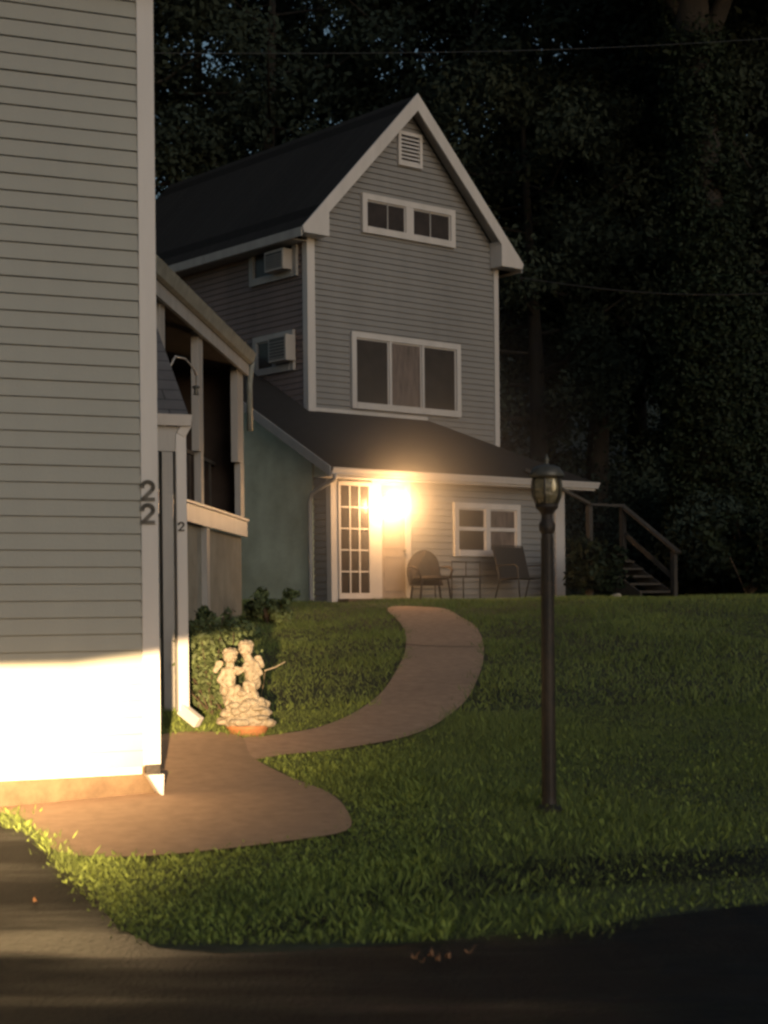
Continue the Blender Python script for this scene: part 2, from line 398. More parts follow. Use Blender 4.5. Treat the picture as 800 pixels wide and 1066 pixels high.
# gable vent
a=PU(413,136,SB);c=PU(438,178,SB)
v=MB(); u0,u1,z0,z1=a[0],c[0],c[1]+.02,a[1]
v.box(u0,u0+.07,SB-.07,SB,z0,z1);v.box(u1-.07,u1,SB-.07,SB,z0,z1);v.box(u0+.07,u1-.07,SB-.07,SB,z1-.07,z1);v.box(u0+.07,u1-.07,SB-.07,SB,z0,z0+.07)
gv=v.build('gable_vent',M['trim'],house)
l=MB(); l.box(u0+.06,u1-.06,SB-.016,SB-.012,z0+.06,z1-.06); l.build('vent_backing',M['black'],gv)
l=MB(); n=7
for i in range(n):
    zz=z0+.075+(z1-z0-.15)*i/n; q_=(z1-z0-.15)/n
    l.prism([(u0+.07,SB-.065,zz),(u0+.07,SB-.052,zz),(u0+.07,SB-.03,zz+q_*.55),(u0+.07,SB-.043,zz+q_*.55)],(u1-u0-.14,0,0))
l.build('louver',M['trim'],gv)
# side windows
def sidewin(p):
    (x0,y0),(x1,y1),(x2,y2)=p  # left-top,right-top,right-bottom
    a=PS(x0,y0,U0);b=PS(x1,y1,U0);c=PS(x2,y2,U0)
    return b[0],a[0],c[1],b[1]
s0,s1,z0,z1=sidewin(((262,250),(311,243),(311,287)))
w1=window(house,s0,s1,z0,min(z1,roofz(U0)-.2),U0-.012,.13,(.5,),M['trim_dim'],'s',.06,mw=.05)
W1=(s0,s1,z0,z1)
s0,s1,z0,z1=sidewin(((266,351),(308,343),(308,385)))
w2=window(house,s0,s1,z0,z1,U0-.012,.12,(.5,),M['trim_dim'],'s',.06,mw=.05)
W2=(s0,s1,z0,z1)

# lower storey
FR=M['siding']
LU1=5.36*K
mb=MB(); ztop=2.05*K
wl=lambda z:(0.0,LU1)
siding(mb,(0,0,0),X_,-Y_,wl,.0,ztop,.125)
mb.build('front_wall',FR,house)
mb=MB(); mb.box(.02,LU1-.0,.03,4.5,-.2,ztop+.02); mb.build('inner_wall',FR,house)
# right end wall (upwards to hip)
mb=MB(); siding(mb,(LU1+.0,0,0),Y_,X_,lambda z:(0,4.4),0,ztop,.125); mb.build('end_wall',FR,house)
# left side wall: siding strip then masonry with green glow in its colour
ss=.46*K
mb=MB(); siding(mb,(0,0,0),Y_,-X_,lambda z:(0.0,ss),.0,ztop,.125); mb.build('end_wall',FR,house)
mb=MB(); Lw=4.6
mb.prism([(-.03,ss,-.2),(-.03,Lw,-.2),(-.03,Lw,zroof(Lw)-.16),(-.03,ss,zroof(ss)-.16)],(.06,0,0)); mb.prism([(.0,-.0,ztop),(.0,ss,ztop),(.0,ss,zroof(ss)-.14),(.0,0,zroof(0)-.14)],(.03,0,0))
tag(mb.build('masonry_wall',M['glow_wall'],house),'lower side wall with glow painted pale green beside the downspout')
# lower roof: front slope + hip
e0=-.271*K; e1=5.868*K; es=-.35*K; he=3.797*K
zt=lambda s:zroof(s)
Ltop=SB+2.6
mb=MB()
mb.prism([(e0,es,zt(es)),(e1,es,zt(es)),(he,SB,zt(SB)),(U0-.004,SB,zt(SB)),(U0-.004,Ltop,zt(Ltop)),(e0,Ltop,zt(Ltop))],(0,0,-.07))
mb.build('lower_roof',M['roof'],house)
mb=MB(); mb.prism([(e1,es,zt(es)-.002),(e1,4.6,zt(es)-.002),(he+.02,4.6,zt(SB)-.002),(he,SB,zt(SB)-.002)],(0,0,-.05)); mb.build('hip_roof',M['roof'],house)
mb=MB()  # left rake board
mb.prism([(e0-.03,es,zt(es)+.01),(e0-.03,Ltop,zt(Ltop)+.01),(e0-.03,Ltop,zt(Ltop)-.17),(e0-.03,es,zt(es)-.17)],(.028,0,0))
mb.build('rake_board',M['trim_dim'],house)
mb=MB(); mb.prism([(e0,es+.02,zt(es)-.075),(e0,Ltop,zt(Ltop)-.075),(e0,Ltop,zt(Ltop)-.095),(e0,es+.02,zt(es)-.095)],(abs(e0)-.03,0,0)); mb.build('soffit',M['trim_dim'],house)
# gutter along the eave (K-style profile)
g=MB(); zt0=zt(es)
g.prism([(e0-.03,es-.002,zt0-.13),(e0-.03,es-.06,zt0-.13),(e0-.03,es-.075,zt0-.09),(e0-.03,es-.105,zt0-.04),(e0-.03,es-.115,zt0-.012),(e0-.03,es-.10,zt0-.012),(e0-.03,es-.09,zt0-.04),(e0-.03,es-.06,zt0-.1),(e0-.03,es-.002,zt0-.1)],(e1-e0+.06,0,0))
g.build('gutter',M['trim'],house)
mb=MB(); mb.box(e0,e1,es,es+.02,zt0-.17,zt0-.072); mb.box(e0,e1,es+.02,-.018,zt0-.165,zt0-.145); mb.build('fascia',M['trim'],house)
# corner boards lower
mb=MB(); mb.box(-.035,.115,-.035,.10,-.15,ztop); mb.build('corner_board',M['trim'],house)
cu=PU(578,600,0)[0]
mb=MB(); mb.box(cu,LU1+.035,-.035,.1,-.15,ztop); mb.build('corner_board',M['trim'],house)
# french door
d0,d1_=.13,.87; dz0,dz1=PU(366,622,0)[1],PU(366,504,0)[1]
f=MB(); f.box(d0-.0,d0+.05,-.05,.0,dz0-.05,dz1+.04); f.box(d1_-.03,d1_+.05,-.05,0,dz0-.05,dz1+.04); f.box(d0+.05,d1_-.03,-.05,0,dz1-.03,dz1+.04)
f.box(d0+.05,d1_-.03,-.05,0,dz0-.05,dz0+.08)
fd=f.build('french_door',M['trim'],house); tag(fd,'glazed door with a grid of small panes')
p=MB(); p.box(d0+.05,d1_-.03,-.024,-.014,dz0+.08,dz1-.03); p.build('pane',M['glass'],fd)
p=MB(); 
for i in(1,2):
    x=d0+.05+(d1_-.08-d0)*i/3; p.box(x-.016,x+.016,-.044,-.024,dz0+.08,dz1-.03)
for j in range(1,5):
    z=dz0+.08+(dz1-.11-dz0)*j/5
    for i in range(3):
        xa=d0+.05+(d1_-.08-d0)*i/3+(.016 if i else 0); xb=d0+.05+(d1_-.08-d0)*(i+1)/3-(.016 if i<2 else 0)
        p.box(xa,xb,-.042,-.024,z-.013,z+.013)
p.build('muntin',M['trim'],fd)
# entry door with trim
a0=.96;a1=PU(425,600,0)[0]
f=MB(); f.box(d1_+.055,1.14,-.045,0,0,ztop-.02); f.box(a1-.08,a1+.05,-.045,0,0,ztop-.02); f.box(1.14,a1-.08,-.045,0,ztop-.13,ztop-.02)
df=f.build('door_frame',M['trim'],house)
f=MB(); f.box(1.14,a1-.08,-.03,-.008,.06,ztop-.13)
for (q0,q1,r0,r1) in((1.20,a1-.14,.2,.85),(1.20,a1-.14,.98,1.85)):
    f.box(q0,q1,-.036,-.03,r0,r0+.03);f.box(q0,q1,-.036,-.03,r1-.03,r1);f.box(q0,q0+.03,-.036,-.03,r0+.03,r1-.03);f.box(q1-.03,q1,-.036,-.03,r0+.03,r1-.03)
dd=f.build('door',M['door'],house)
f=MB(); f.lathe([(0,-.03),(.025,-.02),(.03,0),(.02,.02),(0,.03)],10,(a1-.13,-.07,.95)); f.box(a1-.135,a1-.125,-.06,-.03,.945,.955); f.build('handle',M['furn'],dd)
f=MB(); f.box(.1,a1+.1,-.35,-.05,-.05,.06); f.build('door_step',M['found'],house)
# ground floor double window
a=PU(471,524,0);c=PU(540,580,0)
w_=window(house,a[0],c[0],c[1]+.0,a[1]+.02,-.012,.11,(.5,),mw=.12,hb=(.52,),inner=[M['glass'],M['curtain']],out=.06)
tag(w_,'white framed pair of sash windows beside the patio chairs')
# downspout on left side
ds=MB(); us=-.09; 
q=PS(327,520,0)[0]
ds.tube([(e0+.06,es-.05,zt0-.12),(e0+.06,es-.03,zt0-.2),(us-.02,q-.08,zt0-.42),(us,q,zt0-.55),(us,q,.12),(us-.05,q-.1,.04)],[.04]*6,8)
ds.build('downspout',M['trim_dim'],house,True)

# air conditioners (rest in the side windows)
def ac(name,W,pa,pb,label):
    s_a,z_a=PS(*pa,U0-.15); s_b,z_b=PS(*pb,U0-.15)
    h0,h1=min(s_a,s_b),max(s_a,s_b); k0,k1=min(z_a,z_b),max(z_a,z_b)
    P=A+D1*(U0-.05)+D2*((h0+h1)/2)+ZA*k0
    e=empty(name,P,math.atan2(D1.y,D1.x),label,'air conditioner','window air conditioners in the side wall')
    w=(h1-h0)/2; H=k1-k0
    b=MB(); b.box(-.24,0,-w,w,0,H); b.build('body',M['ac'],e,bevel=.012)
    b=MB()
    b.box(-.246,-.240,-w+.05,w-.05,.05,H-.05); b.build('back_panel',M['acgrille'],e)
    b=MB()
    for i in range(6): b.box(-.252,-.246,-w+.05,w-.05,.07+(H-.14)*i/6,.07+(H-.14)*i/6+.012)
    b.build('grille',M['ac'],e)
ac('air_conditioner',W1,(281,264),(301,280),'boxy air conditioner jutting from the upper side window under the eave')
ac('air_conditioner',W2,(285,352),(304,375),'boxy air conditioner jutting from the lower side window above the porch roof')

# hanging porch light
lu,lz=PU(404,525,-.16)
LP=A+D1*lu-D2*.16+ZA*lz
pl=empty('porch_light',LP,math.atan2(D1.y,D1.x),'brilliant lit lantern mounted beside the front doors of the far house','lantern')
b=MB(); b.lathe([(0,-.16),(.07,-.16),(.105,-.1),(.12,0),(.11,.08),(.08,.1),(0,.1)],16); b.build('globe',M['lit'],pl,True)
b=MB(); b.lathe([(0,.17),(.02,.165),(.03,.14),(.10,.11),(.105,.10),(0,.10)],16); b.lathe([(0,-.16),(.02,-.155),(.055,-.135),(.05,-.13),(0,-.13)],16)
b.tube([(0,0,.15),(0,.06,.20),(0,.12,.17),(0,.115,.03)],.012,6); b.box(-.05,.05,.112,.122,-.06,.1); b.build('lantern_cap',M['black'],pl)
ld=bpy.data.lights.new('porch_bulb','POINT'); ld.energy=240; ld.color=(1,.52,.20); ld.shadow_soft_size=.12
lo=bpy.data.objects.new('porch_bulb',ld); COL.objects.link(lo); lo.parent=pl; lo.location=(0,-.26,0)
lo['kind']='light'

# ------------------------------------------------------------------ LEFT HOUSE
Cx=at(163.5,640,11.4); C0=Vector((Cx.x,Cx.y,0))
lh=empty('house',C0,math.atan2(DL.y,DL.x),'near greige sided house wall with white corner board numbered 22','house')
TOPZ=at(150,-16,11.4).z
SBZ=at(150,797,11.4).z
mb=MB(); siding(mb,(0,0,0),X_,-Y_,lambda z:(-9,-.10),SBZ,TOPZ+.3,.1128,.017,.0006,.007); mb.build('wall',M['siding2'],lh)
mb=MB(); mb.box(-9,-.004,.03,7,SBZ+.0,TOPZ+.3); mb.build('inner_wall',M['siding2'],lh)
mb=MB(); siding(mb,(0,0,0),Y_,X_,lambda z:(.1,7),SBZ,TOPZ+.3,.1128,.013); mb.build('side_wall',M['siding2'],lh)
mb=MB(); mb.box(-.108,.012,-.022,.0,SBZ+.01,TOPZ+.3); mb.box(-.01,.012,.0,.1,SBZ+.01,TOPZ+.3); mb.build('corner_board',M['trim'],lh,bevel=.003)
mb=MB(); mb.box(-9,-.03,-.0,7,-1.9,SBZ-.004); mb.build('foundation',M['found'],lh)
mb=MB(); mb.box(-9,-.12,-.018,.0,SBZ-.05,SBZ-.002); mb.build('starter_strip',M['trim'],lh)
# kick-out wedge below the corner board
kz=SBZ-.045
mb=MB(); mb.box(-.10,.0,-.045,-.012,SBZ-.045,SBZ+.012); mb.build('boot_band',M['black'],lh)
mb=MB(); mb.prism([(-.105,-.02,kz-.005),(.006,-.02,kz-.005),(.0,-.02,kz-.155),(-.03,-.02,kz-.13)],(0,-.10,0)); mb.build('boot',M['trim'],lh)
# roof
TZ=TOPZ+.16
mb=MB(); mb.prism([(-9.3,-.25,TZ),(-9.3,3.5,TZ+2.6),(-9.3,7.25,TZ),(-9.3,7.25,TZ-.1),(-9.3,3.5,TZ+2.5),(-9.3,-.25,TZ-.1)],(9.40,0,0)); mb.build('roof',M['roof2'],lh)
mb=MB(); mb.prism([(-.03,0,TZ-.1),(-.03,7,TZ-.1),(-.03,3.5,TZ+2.38)],(.028,0,0)); mb.build('gable_wall',M['siding2'],lh)
mb=MB(); mb.box(-9.3,.10,-.32,-.25,TZ-.13,TZ+.0); mb.box(-9.3,.09,-.25,-.02,TZ-.12,TZ-.10); mb.build('gutter',M['trim'],lh)
# house number
def two(mb,x,y,z,h,t):   # numeral 2 standing in xz-plane, thickness towards -y
    w=h*.62; pts=[]
    for k in range(11):
        a=math.pi*(1.0-.0)-(k/10)*math.pi*1.22
        pts.append((x+w/2*math.cos(a)*.92,z+h*.70+h*.25*math.sin(a)))
    pts+= [(x-w*.42,z+h*.06)]
    pts2=[(x-w*.46,z+h*.055),(x+w*.5,z+h*.055)]
    for P in(pts,pts2):
        for i in range(len(P)-1):
            a=Vector((P[i][0],y-.006,P[i][1]));b=Vector((P[i+1][0],y-.006,P[i+1][1])); d=(b-a).normalized()*t*.3
            mb.bar(a-d,b+d,t,.008,up=(0,1,0))
for (px,py) in((154,521),(154,545)):
    P=onplane(px,py,C0-DQ*.022,DQ)-C0
    mb=MB(); two(mb,P.dot(DL)+.0,-.0225,P.z,.132,.027); mb.build('house_number',M['numeral'],lh)

# small side porch of the near house
pe=at(197,438,14.0)-C0; pdx=pe.dot(DL); pdy=pe.dot(DQ); pz=at(190,433,14).z
m_=.95
mb=MB(); rd=1.5
mb.prism([(-.02,pdy,pz),(pdx,pdy,pz),(pdx,pdy+rd,pz+m_*rd),(-.02,pdy+rd,pz+m_*rd)],(0,0,-.05))
mb.prism([(-.02,pdy+rd,pz+m_*rd),(pdx,pdy+rd,pz+m_*rd),(pdx,pdy+2*rd,pz),(-.02,pdy+2*rd,pz)],(0,0,-.05)); mb.build('porch_roof',M['roof2'],lh)
mb=MB(); mb.prism([(-.02,pdy-.002,pz-.09),(-.02,pdy-.06,pz-.09),(-.02,pdy-.09,pz-.0),(-.02,pdy-.002,pz-.0)],(pdx+.02,0,0)); mb.build('porch_gutter',M['trim'],lh)
mb=MB(); mb.box(-.0,pdx-.09,pdy+.0,pdy+.06,pz-.30,pz-.095); mb.build('porch_beam',M['trim_dim'],lh)
mb=MB(); mb.prism([(pdx-.16,pdy+.04,pz-.06),(pdx-.16,pdy+2*rd-.04,pz-.06),(pdx-.16,pdy+rd,pz+m_*rd-.08)],(.03,0,0)); mb.build('porch_gable',M['trim_dim'],lh)
def loc(P): q=P-C0; return (q.dot(DL),q.dot(DQ),q.z)
dp=[at(192,444,14.0),at(187,452,14.0),at(186,470,14.0),at(190.5,732,14.0)]
mb=MB(); pts=[loc(p) for p in dp]
zb_=gz(at(190,745,14).x,14)+.05
w=.095
mb.bar((pts[3][0],pts[3][1],zb_+.14),(pts[1][0],pts[1][1],pts[1][2]),w,.085,up=(0,1,0))
mb.bar((pts[3][0]-.01,pts[3][1],zb_+.16),(pts[3][0]+.10,pts[3][1]-.13,zb_+.045),.085,w,up=(0,0,1))
mb.bar((pts[1][0],pts[1][1],pts[1][2]-.01),(pts[0][0]+.02,pts[0][1],pts[0][2]+.03),.085,w,up=(0,1,0))
mb.build('porch_downspout',M['trim'],lh,bevel=.008)
p2=loc(at(187,553,14.0)); mb=MB(); two(mb,p2[0],p2[1]-.05,p2[2],.075,.013); mb.build('house_number',M['numeral'],lh)
pp=loc(at(173,500,15.0))
mb=MB(); mb.box(pp[0]-.05,pp[0]+.05,pp[1]-.05,pp[1]+.05,-1.2,pz-.1); mb.build('porch_post',M['trim_dim'],lh)
mb=MB(); mb.box(.0,pdx-.16,pdy+.35,pdy+.42,-1.3,-.25); mb.build('porch_skirt',M['siding2'],lh)
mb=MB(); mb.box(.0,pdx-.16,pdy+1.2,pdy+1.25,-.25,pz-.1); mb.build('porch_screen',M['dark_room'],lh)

# ------------------------------------------------------------------ MIDDLE NEIGHBOUR with long raised porch
DP=Vector((130/F,1,0)).normalized(); DN=Vector((DP.y,-DP.x,0))   # DN points right (outward)
B=at(258,560,27.0); B0=Vector((B.x,B.y,0))
nb=empty('house',B0,math.atan2(DP.y,DP.x),'neighbouring house with long raised shadowy porch between the other two houses','house')
# local x = DP (away), local y = left (-DN)
def NX(px,py):
    P=onplane(px,py,B0,DN)-B0; return P.dot(DP),P.z
Lb=-10.5
dz1=NX(258,543)[1]; dz0=NX(258,559)[1]
ez1=NX(262,374)[1]+.02; ez0=NX(258,390)[1]
f=MB(); f.box(Lb,0,.0,.05,dz0,dz1); f.box(Lb,0.0,-.03,.0,dz1,dz1+.035); f.build('deck_fascia',M['trim'],nb)
f=MB(); f.box(Lb,0,.05,2.2,dz1-.1,dz1); f.build('deck',M['wood'],nb)
f=MB(); f.box(Lb,0-.02,.10,.2,-1.6,dz0+.0); f.box(-.1,-.02,.2,2.2,-1.6,dz0); f.build('lower_wall',M['tan_wall'],nb)
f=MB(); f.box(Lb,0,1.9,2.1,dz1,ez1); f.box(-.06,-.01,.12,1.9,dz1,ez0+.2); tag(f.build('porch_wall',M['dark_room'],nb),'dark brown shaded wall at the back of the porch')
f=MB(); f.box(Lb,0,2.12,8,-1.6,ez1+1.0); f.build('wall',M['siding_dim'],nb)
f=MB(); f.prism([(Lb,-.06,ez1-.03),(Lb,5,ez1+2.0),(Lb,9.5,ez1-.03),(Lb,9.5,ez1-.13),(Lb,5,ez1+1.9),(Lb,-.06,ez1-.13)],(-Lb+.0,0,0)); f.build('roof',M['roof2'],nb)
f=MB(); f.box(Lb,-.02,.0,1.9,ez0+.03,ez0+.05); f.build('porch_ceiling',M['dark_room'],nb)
f=MB(); f.prism([(Lb,-.062,ez1-.20),(Lb,-.12,ez1-.18),(Lb,-.17,ez1-.02),(Lb,-.062,ez1-.02)],(-Lb+.02,0,0)); tag(f.build('gutter',M['gutter_green'],nb),'mossy grey green gutter along the porch eave')
f=MB(); f.box(Lb,-.01,-.05,-.0,ez0-.05,ez0+.13); f.build('fascia',M['trim_dim'],nb)
def npost(px,y0,y1,w,name='porch_post',off=.03):
    x,_=NX(px,500); f=MB(); f.box(x-w*.9,x+w*.9,off-.02,off+.09,NX(px,y1)[1],NX(px,y0)[1]); return f.build(name,M['trim_dim'],nb)
f=None
x,_=NX(212,450)
f=MB(); f.box(x-.17,x+.17,.03,.13,NX(212,470)[1],ez0+.02); f.box(x-.02,x+.18,.035,.13,dz1+.036,NX(212,470)[1]); f.build('porch_post',M['trim_dim'],nb)
x,_=NX(253,450)
f=MB(); f.box(x-.30,x+.25,.03,.14,NX(253,482)[1],ez0+.02); f.box(x-.05,x+.30,.035,.13,dz1+.036,NX(253,482)[1]); f.build('porch_post',M['trim_dim'],nb)
x,_=NX(172,350)
f=MB(); f.box(x-.14,x+.14,.03,.13,dz1+.036,ez0+.02); f.build('porch_post',M['trim_dim'],nb)
x,_=NX(219,590)
f=MB(); f.box(x-.13,x+.1,.02,.098,-1.0,dz0-.002); f.build('support_post',M['trim_dim'],nb)
x,_=NX(178,590)
f=MB(); f.box(x-.13,x+.1,.02,.098,-1.0,dz0-.002); f.build('support_post',M['trim_dim'],nb)
# downspout at the end
f=MB(); f.tube([(.03,-.10,ez1-.15),(.07,-.06,ez1-.35),(.09,-.04,ez1-.5),(.09,-.04,NX(263,452)[1])],.05,8); f.build('downspout',M['gutter_green'],nb,True)
# curtain-like screens behind posts
f=MB()
for i in range(18):
    xx=Lb+.3+i*.57; f.box(xx,xx+.03,.5,.53,dz1,dz1+.9)
f.box(Lb,-.1,.49,.54,dz1+.9,dz1+.95)
f.build('railing',M['wood_dark'],nb)
# hanging bird feeder on a curved bracket
hb=NX(176,371); P0=B0+DP*hb[0]+ZA*hb[1]
hk=empty('plant_hanger',P0-DN*.0,math.atan2(DP.y,DP.x),'thin curved bracket holding a small hanging feeder on the porch post','hanger')
f=MB(); L_=NX(203,366)[0]-hb[0]-.25
f.tube([(0,-.02,-.12),(.15,-.05,.02),(L_*.5,-.06,.08),(L_*.9,-.06,.03),(L_,-.06,-.03)],.014,6); f.build('bracket',M['trim_dim'],hk,True)
f=MB(); f.tube([(L_,-.06,-.03),(L_,-.06,-.16)],.008,5); f.lathe([(0,-.16),(.05,-.18),(.055,-.20),(.03,-.21),(.03,-.28),(.05,-.29),(0,-.30)],12,(L_,-.06,0)); f.build('feeder',M['bronze'],hk)
# ------------------------------------------------------------------ leaves / trees
def leafcloud(centers,rad,n,size,flat=.0):
    """returns (n*4,3) rhombic leaves around given centres"""
    c=np.asarray(centers,float); idx=rng.integers(0,len(c),n)
    rad=np.asarray(rad,float)
    rr=rad[idx] if rad.ndim else np.full(n,rad)
    d=rng.normal(size=(n,3)); d/=np.linalg.norm(d,axis=1)[:,None]
    p=c[idx]+d*(rr*rng.uniform(.45,1.05,n))[:,None]*np.array([1,1,.8])
    nrm=d*1.0+rng.normal(size=(n,3))*.8+np.array([0,0,.5]); nrm/=np.linalg.norm(nrm,axis=1)[:,None]
    a=np.cross(nrm,rng.normal(size=(n,3))); a/=np.linalg.norm(a,axis=1)[:,None]; b=np.cross(nrm,a)
    s=(size*rng.uniform(.6,1.4,n))[:,None]
    V=np.stack([p-a*s,p+b*s*.5-a*s*.1,p+a*s,p-b*s*.5-a*s*.1],1)
    return V.reshape(-1,3)
def make_tree(seed,H,cr,m,nleaf=22000,leaf=.17,trunk_r=.28,c0=.25):
    rs=np.random.default_rng(seed); 
    mb=MB(); lean=rs.normal(size=2)*.4
    pts=[(0,0,-.6)]+[(lean[0]*t*t+.12*math.sin(5*t),lean[1]*t*t,H*.9*t) for t in(.08,.25,.45,.65,.85,1)]
    mb.tube(pts,[trunk_r*1.5,trunk_r*1.1,trunk_r*.9,trunk_r*.75,trunk_r*.55,trunk_r*.3,.03],9)
    cents=[];rad=[]
    nl=26
    for i in range(nl):
        t=c0+(1-c0)*((i+rs.uniform(0,1))/nl); 
        k=min(int(t*5),5); base=Vector((lean[0]*t*t,lean[1]*t*t,H*.9*t))
        ang=i*2.4+rs.uniform(-.4,.4); env=math.sin(math.pi*min(1,max(.08,(t-c0)/(1-c0)*.85+.12)))**.6
        L=cr*env*rs.uniform(.7,1.1); 
        tip=base+Vector((math.cos(ang)*L,math.sin(ang)*L,L*rs.uniform(.1,.55)))
        mid=base.lerp(tip,.5)+Vector((0,0,-.12*L))
        mb.tube([base,mid,tip],[trunk_r*.35*(1.1-t),trunk_r*.2*(1.1-t)+.02,.015],5,False)
        for q in range(5):
            f_=rs.uniform(.35,1.08); c=base.lerp(tip,f_)+Vector(rs.normal(size=3)*.35*cr*.3)
            cents.append(tuple(c)); rad.append(rs.uniform(.45,1.0)*cr*.28)
    cents.append((lean[0],lean[1],H*.93)); rad.append(cr*.3)
    V=leafcloud(cents,rad,nleaf,leaf)
    return mb,V,
def tree_obj(seed,H,cr,mleaf,**k):
    mb,V=make_tree(seed,H,cr,mleaf,**k)
    e=empty('tree',(0,0,0)); t=mb.build('trunk',M['bark'],e,True); c=npmesh('crown',V,4,mleaf,e)
    return e
def dup(root,loc,rz,sc_=1,label=None):
    r=root.copy(); COL.objects.link(r); r.location=loc; r.rotation_euler=(0,0,rz); r.scale=(sc_,)*3
    if label: r['label']=label
    for ch in list(root.children):
        c=ch.copy(); COL.objects.link(c); c.parent=r
    return r
protos=[tree_obj(11,19,4.6,M['leafA'],nleaf=35000,leaf=.10),tree_obj(12,22,5.0,M['leafB'],nleaf=28000,leaf=.105),tree_obj(13,15,4.2,M['leafA'],nleaf=34000,leaf=.095)]
spots=[ # px, Y, proto, scale
 (120,44,0,1.0),(205,52,1,1.0),(285,46,1,.95),(350,55,0,1.15),(425,50,1,1.1),(500,46,0,1.0),(570,52,1,1.05),(620,43,2,1.05),(668,47,0,1.05),(790,44,1,.9),(850,40,0,.95),(770,56,1,1.15),(700,60,0,1.25),
 (60,50,1,1.0),(840,62,0,1.3),(900,48,1,1),(-60,56,0,1.2),(5,68,0,1.4),(960,58,0,1.3),(560,40.5,2,.85),(735,42,2,1.0)]
kinds={0:'broad dark leafy tree',1:'tall blue green dense tree',2:'low bushy young tree'}
used=set()
prev=None
names=[(p,i) for i,p in enumerate(spots)]
order=sorted(range(len(spots)),key=lambda i:spots[i][0])
TL="dark woodland tree in the unlit wood behind the houses"
for i in range(len(spots)):
    px,Y,k,s=spots[i]; x=(px-400)/F*Y
    loc_=(x,Y,gz(x,Y)-.1); rz=rng.uniform(0,6.28)
    if k not in used:
        t=protos[k]; t.location=loc_; t.rotation_euler=(0,0,rz); t.scale=(s,)*3; used.add(k)
    else: t=dup(protos[k],loc_,rz,s)
    tag(t,TL,'tree','dark trees of the wood behind the houses')
# undergrowth on the slope behind: countless
c=[];r_=[]
for i in range(420):
    Y=rng.uniform(36,52); x=rng.uniform(-14,22); 
    c.append((x,Y,gz(x,Y)+rng.uniform(.2,2.6)*min(1,(Y-34)/6))); r_.append(rng.uniform(.5,1.3))
for i in range(200):
    Y=rng.uniform(33.6,38); x=rng.uniform(6.2,16); 
    c.append((x,Y,gz(x,Y)+rng.uniform(.1,1.9))); r_.append(rng.uniform(.4,.8))
V=leafcloud(c,r_,200000,.075)
tag(npmesh('undergrowth',V,4,M['leafB']),'dense dark undergrowth spilling down the wooded bank behind the stairs','undergrowth',kind='stuff')

# ivy-clad big tree on the right
IY=35.5; bx=(752-400)/F*IY
iv=empty('ivy_tree',(bx,IY,gz(bx,IY)-.1),0,'massive old tree with ivy wrapped trunk and bare pale bark patches, right of the house','tree')
def off(px,py): p=at(px,py,IY); return (p.x-bx,0,p.z-iv.location.z)
tp=[(0,0,-.5),off(752,500),off(742,380),off(734,250),off(728,130),off(722,40),off(716,-60),off(712,-200)]
mb=MB(); mb.tube(tp,[.75,.62,.52,.45,.42,.38,.34,.2],14)
mb.tube([off(731,75),off(738,40),off(752,5),off(775,-60)],[.25,.2,.19,.16],10)
mb.tube([off(722,30),off(700,0),off(672,-60)],[.22,.18,.12],10)
mb.build('trunk',M['pale_bark'],iv,True)
c=[];r_=[]
for i in range(520):
    t=rng.uniform(0,1)**.8; py=600-t*640; k=np.interp(py,[-60,40,130,250,380,500,600],[716,722,728,734,742,752,752]); wd=np.interp(py,[0,150,400,600],[22,27,44,48])
    ang=rng.uniform(0,6.28); P=off(k+wd*math.cos(ang)*.9,py); 
    if (118<py<168 and 0<math.cos(ang)<.9 and math.sin(ang)<0) or (py<45 and rng.uniform()<.55): continue
    c.append((P[0],math.sin(ang)*wd/49*.9,P[2])); r_.append(rng.uniform(.22,.5))
for i in range(260):
    py=rng.uniform(300,610); ang=rng.uniform(math.pi,2*math.pi); k=np.interp(py,[250,380,500,600],[734,742,752,752]); P=off(k+46*math.cos(ang),py); c.append((P[0],math.sin(ang)*.85,P[2])); r_.append(rng.uniform(.2,.45))
V=leafcloud(c,r_,95000,.06); npmesh('ivy',V,4,M['ivy'],iv)
c=[];r_=[]
for i in range(60):
    P=off(rng.uniform(640,880),rng.uniform(-260,-20)); c.append((P[0],rng.uniform(-3,3),P[2])); r_.append(rng.uniform(.6,1.2))
V=leafcloud(c,r_,40000,.10); npmesh('crown',V,4,M['leafA'],iv)

# shrubs
def shrub(px,py,Y,w,h,n,leaf,label,m=M['shrub'],stems=9):
    P=at(px,py,Y); x=P.x; z=gz(x,Y)
    e=empty('shrub',(x,Y,z),0,label,'shrub')
    mb=MB(); cs=[];rr=[]
    for i in range(stems):
        a=rng.uniform(0,6.28); d=rng.uniform(.2,1)*w*.5; t=(d*math.cos(a),d*math.sin(a)*.8,h*rng.uniform(.45,.9))
        mb.tube([(0,0,-.05),(t[0]*.4,t[1]*.4,t[2]*.6),t],[.018,.012,.005],5)
        for q in range(4):
            cs.append((t[0]*rng.uniform(.6,1.1),t[1]*rng.uniform(.6,1.1),t[2]*rng.uniform(.35,1.05))); rr.append(rng.uniform(.12,.28)*h*.8)
    mb.build('stem',M['twig'],e); npmesh('foliage',leafcloud(cs,rr,n,leaf),4,m,e); return e
shrub(240,650,20.5,1.7,.55,2200,.045,'low leafy shrub spreading below the raised porch')
shrub(280,640,25,1.2,.55,1500,.05,'small dim shrub against the pale green wall')
shrub(226,640,18.8,.9,.5,900,.04,'shrub behind the white porch downspout')
shrub(612,600,32.2,1.5,1.35,4200,.07,'rounded dark shrub between the house corner and wooden stairs',M['ivy'],14)
shrub(780,600,33,2.6,1.8,5200,.08,'large dark shrub right of the wooden stairs',M['ivy'],14)
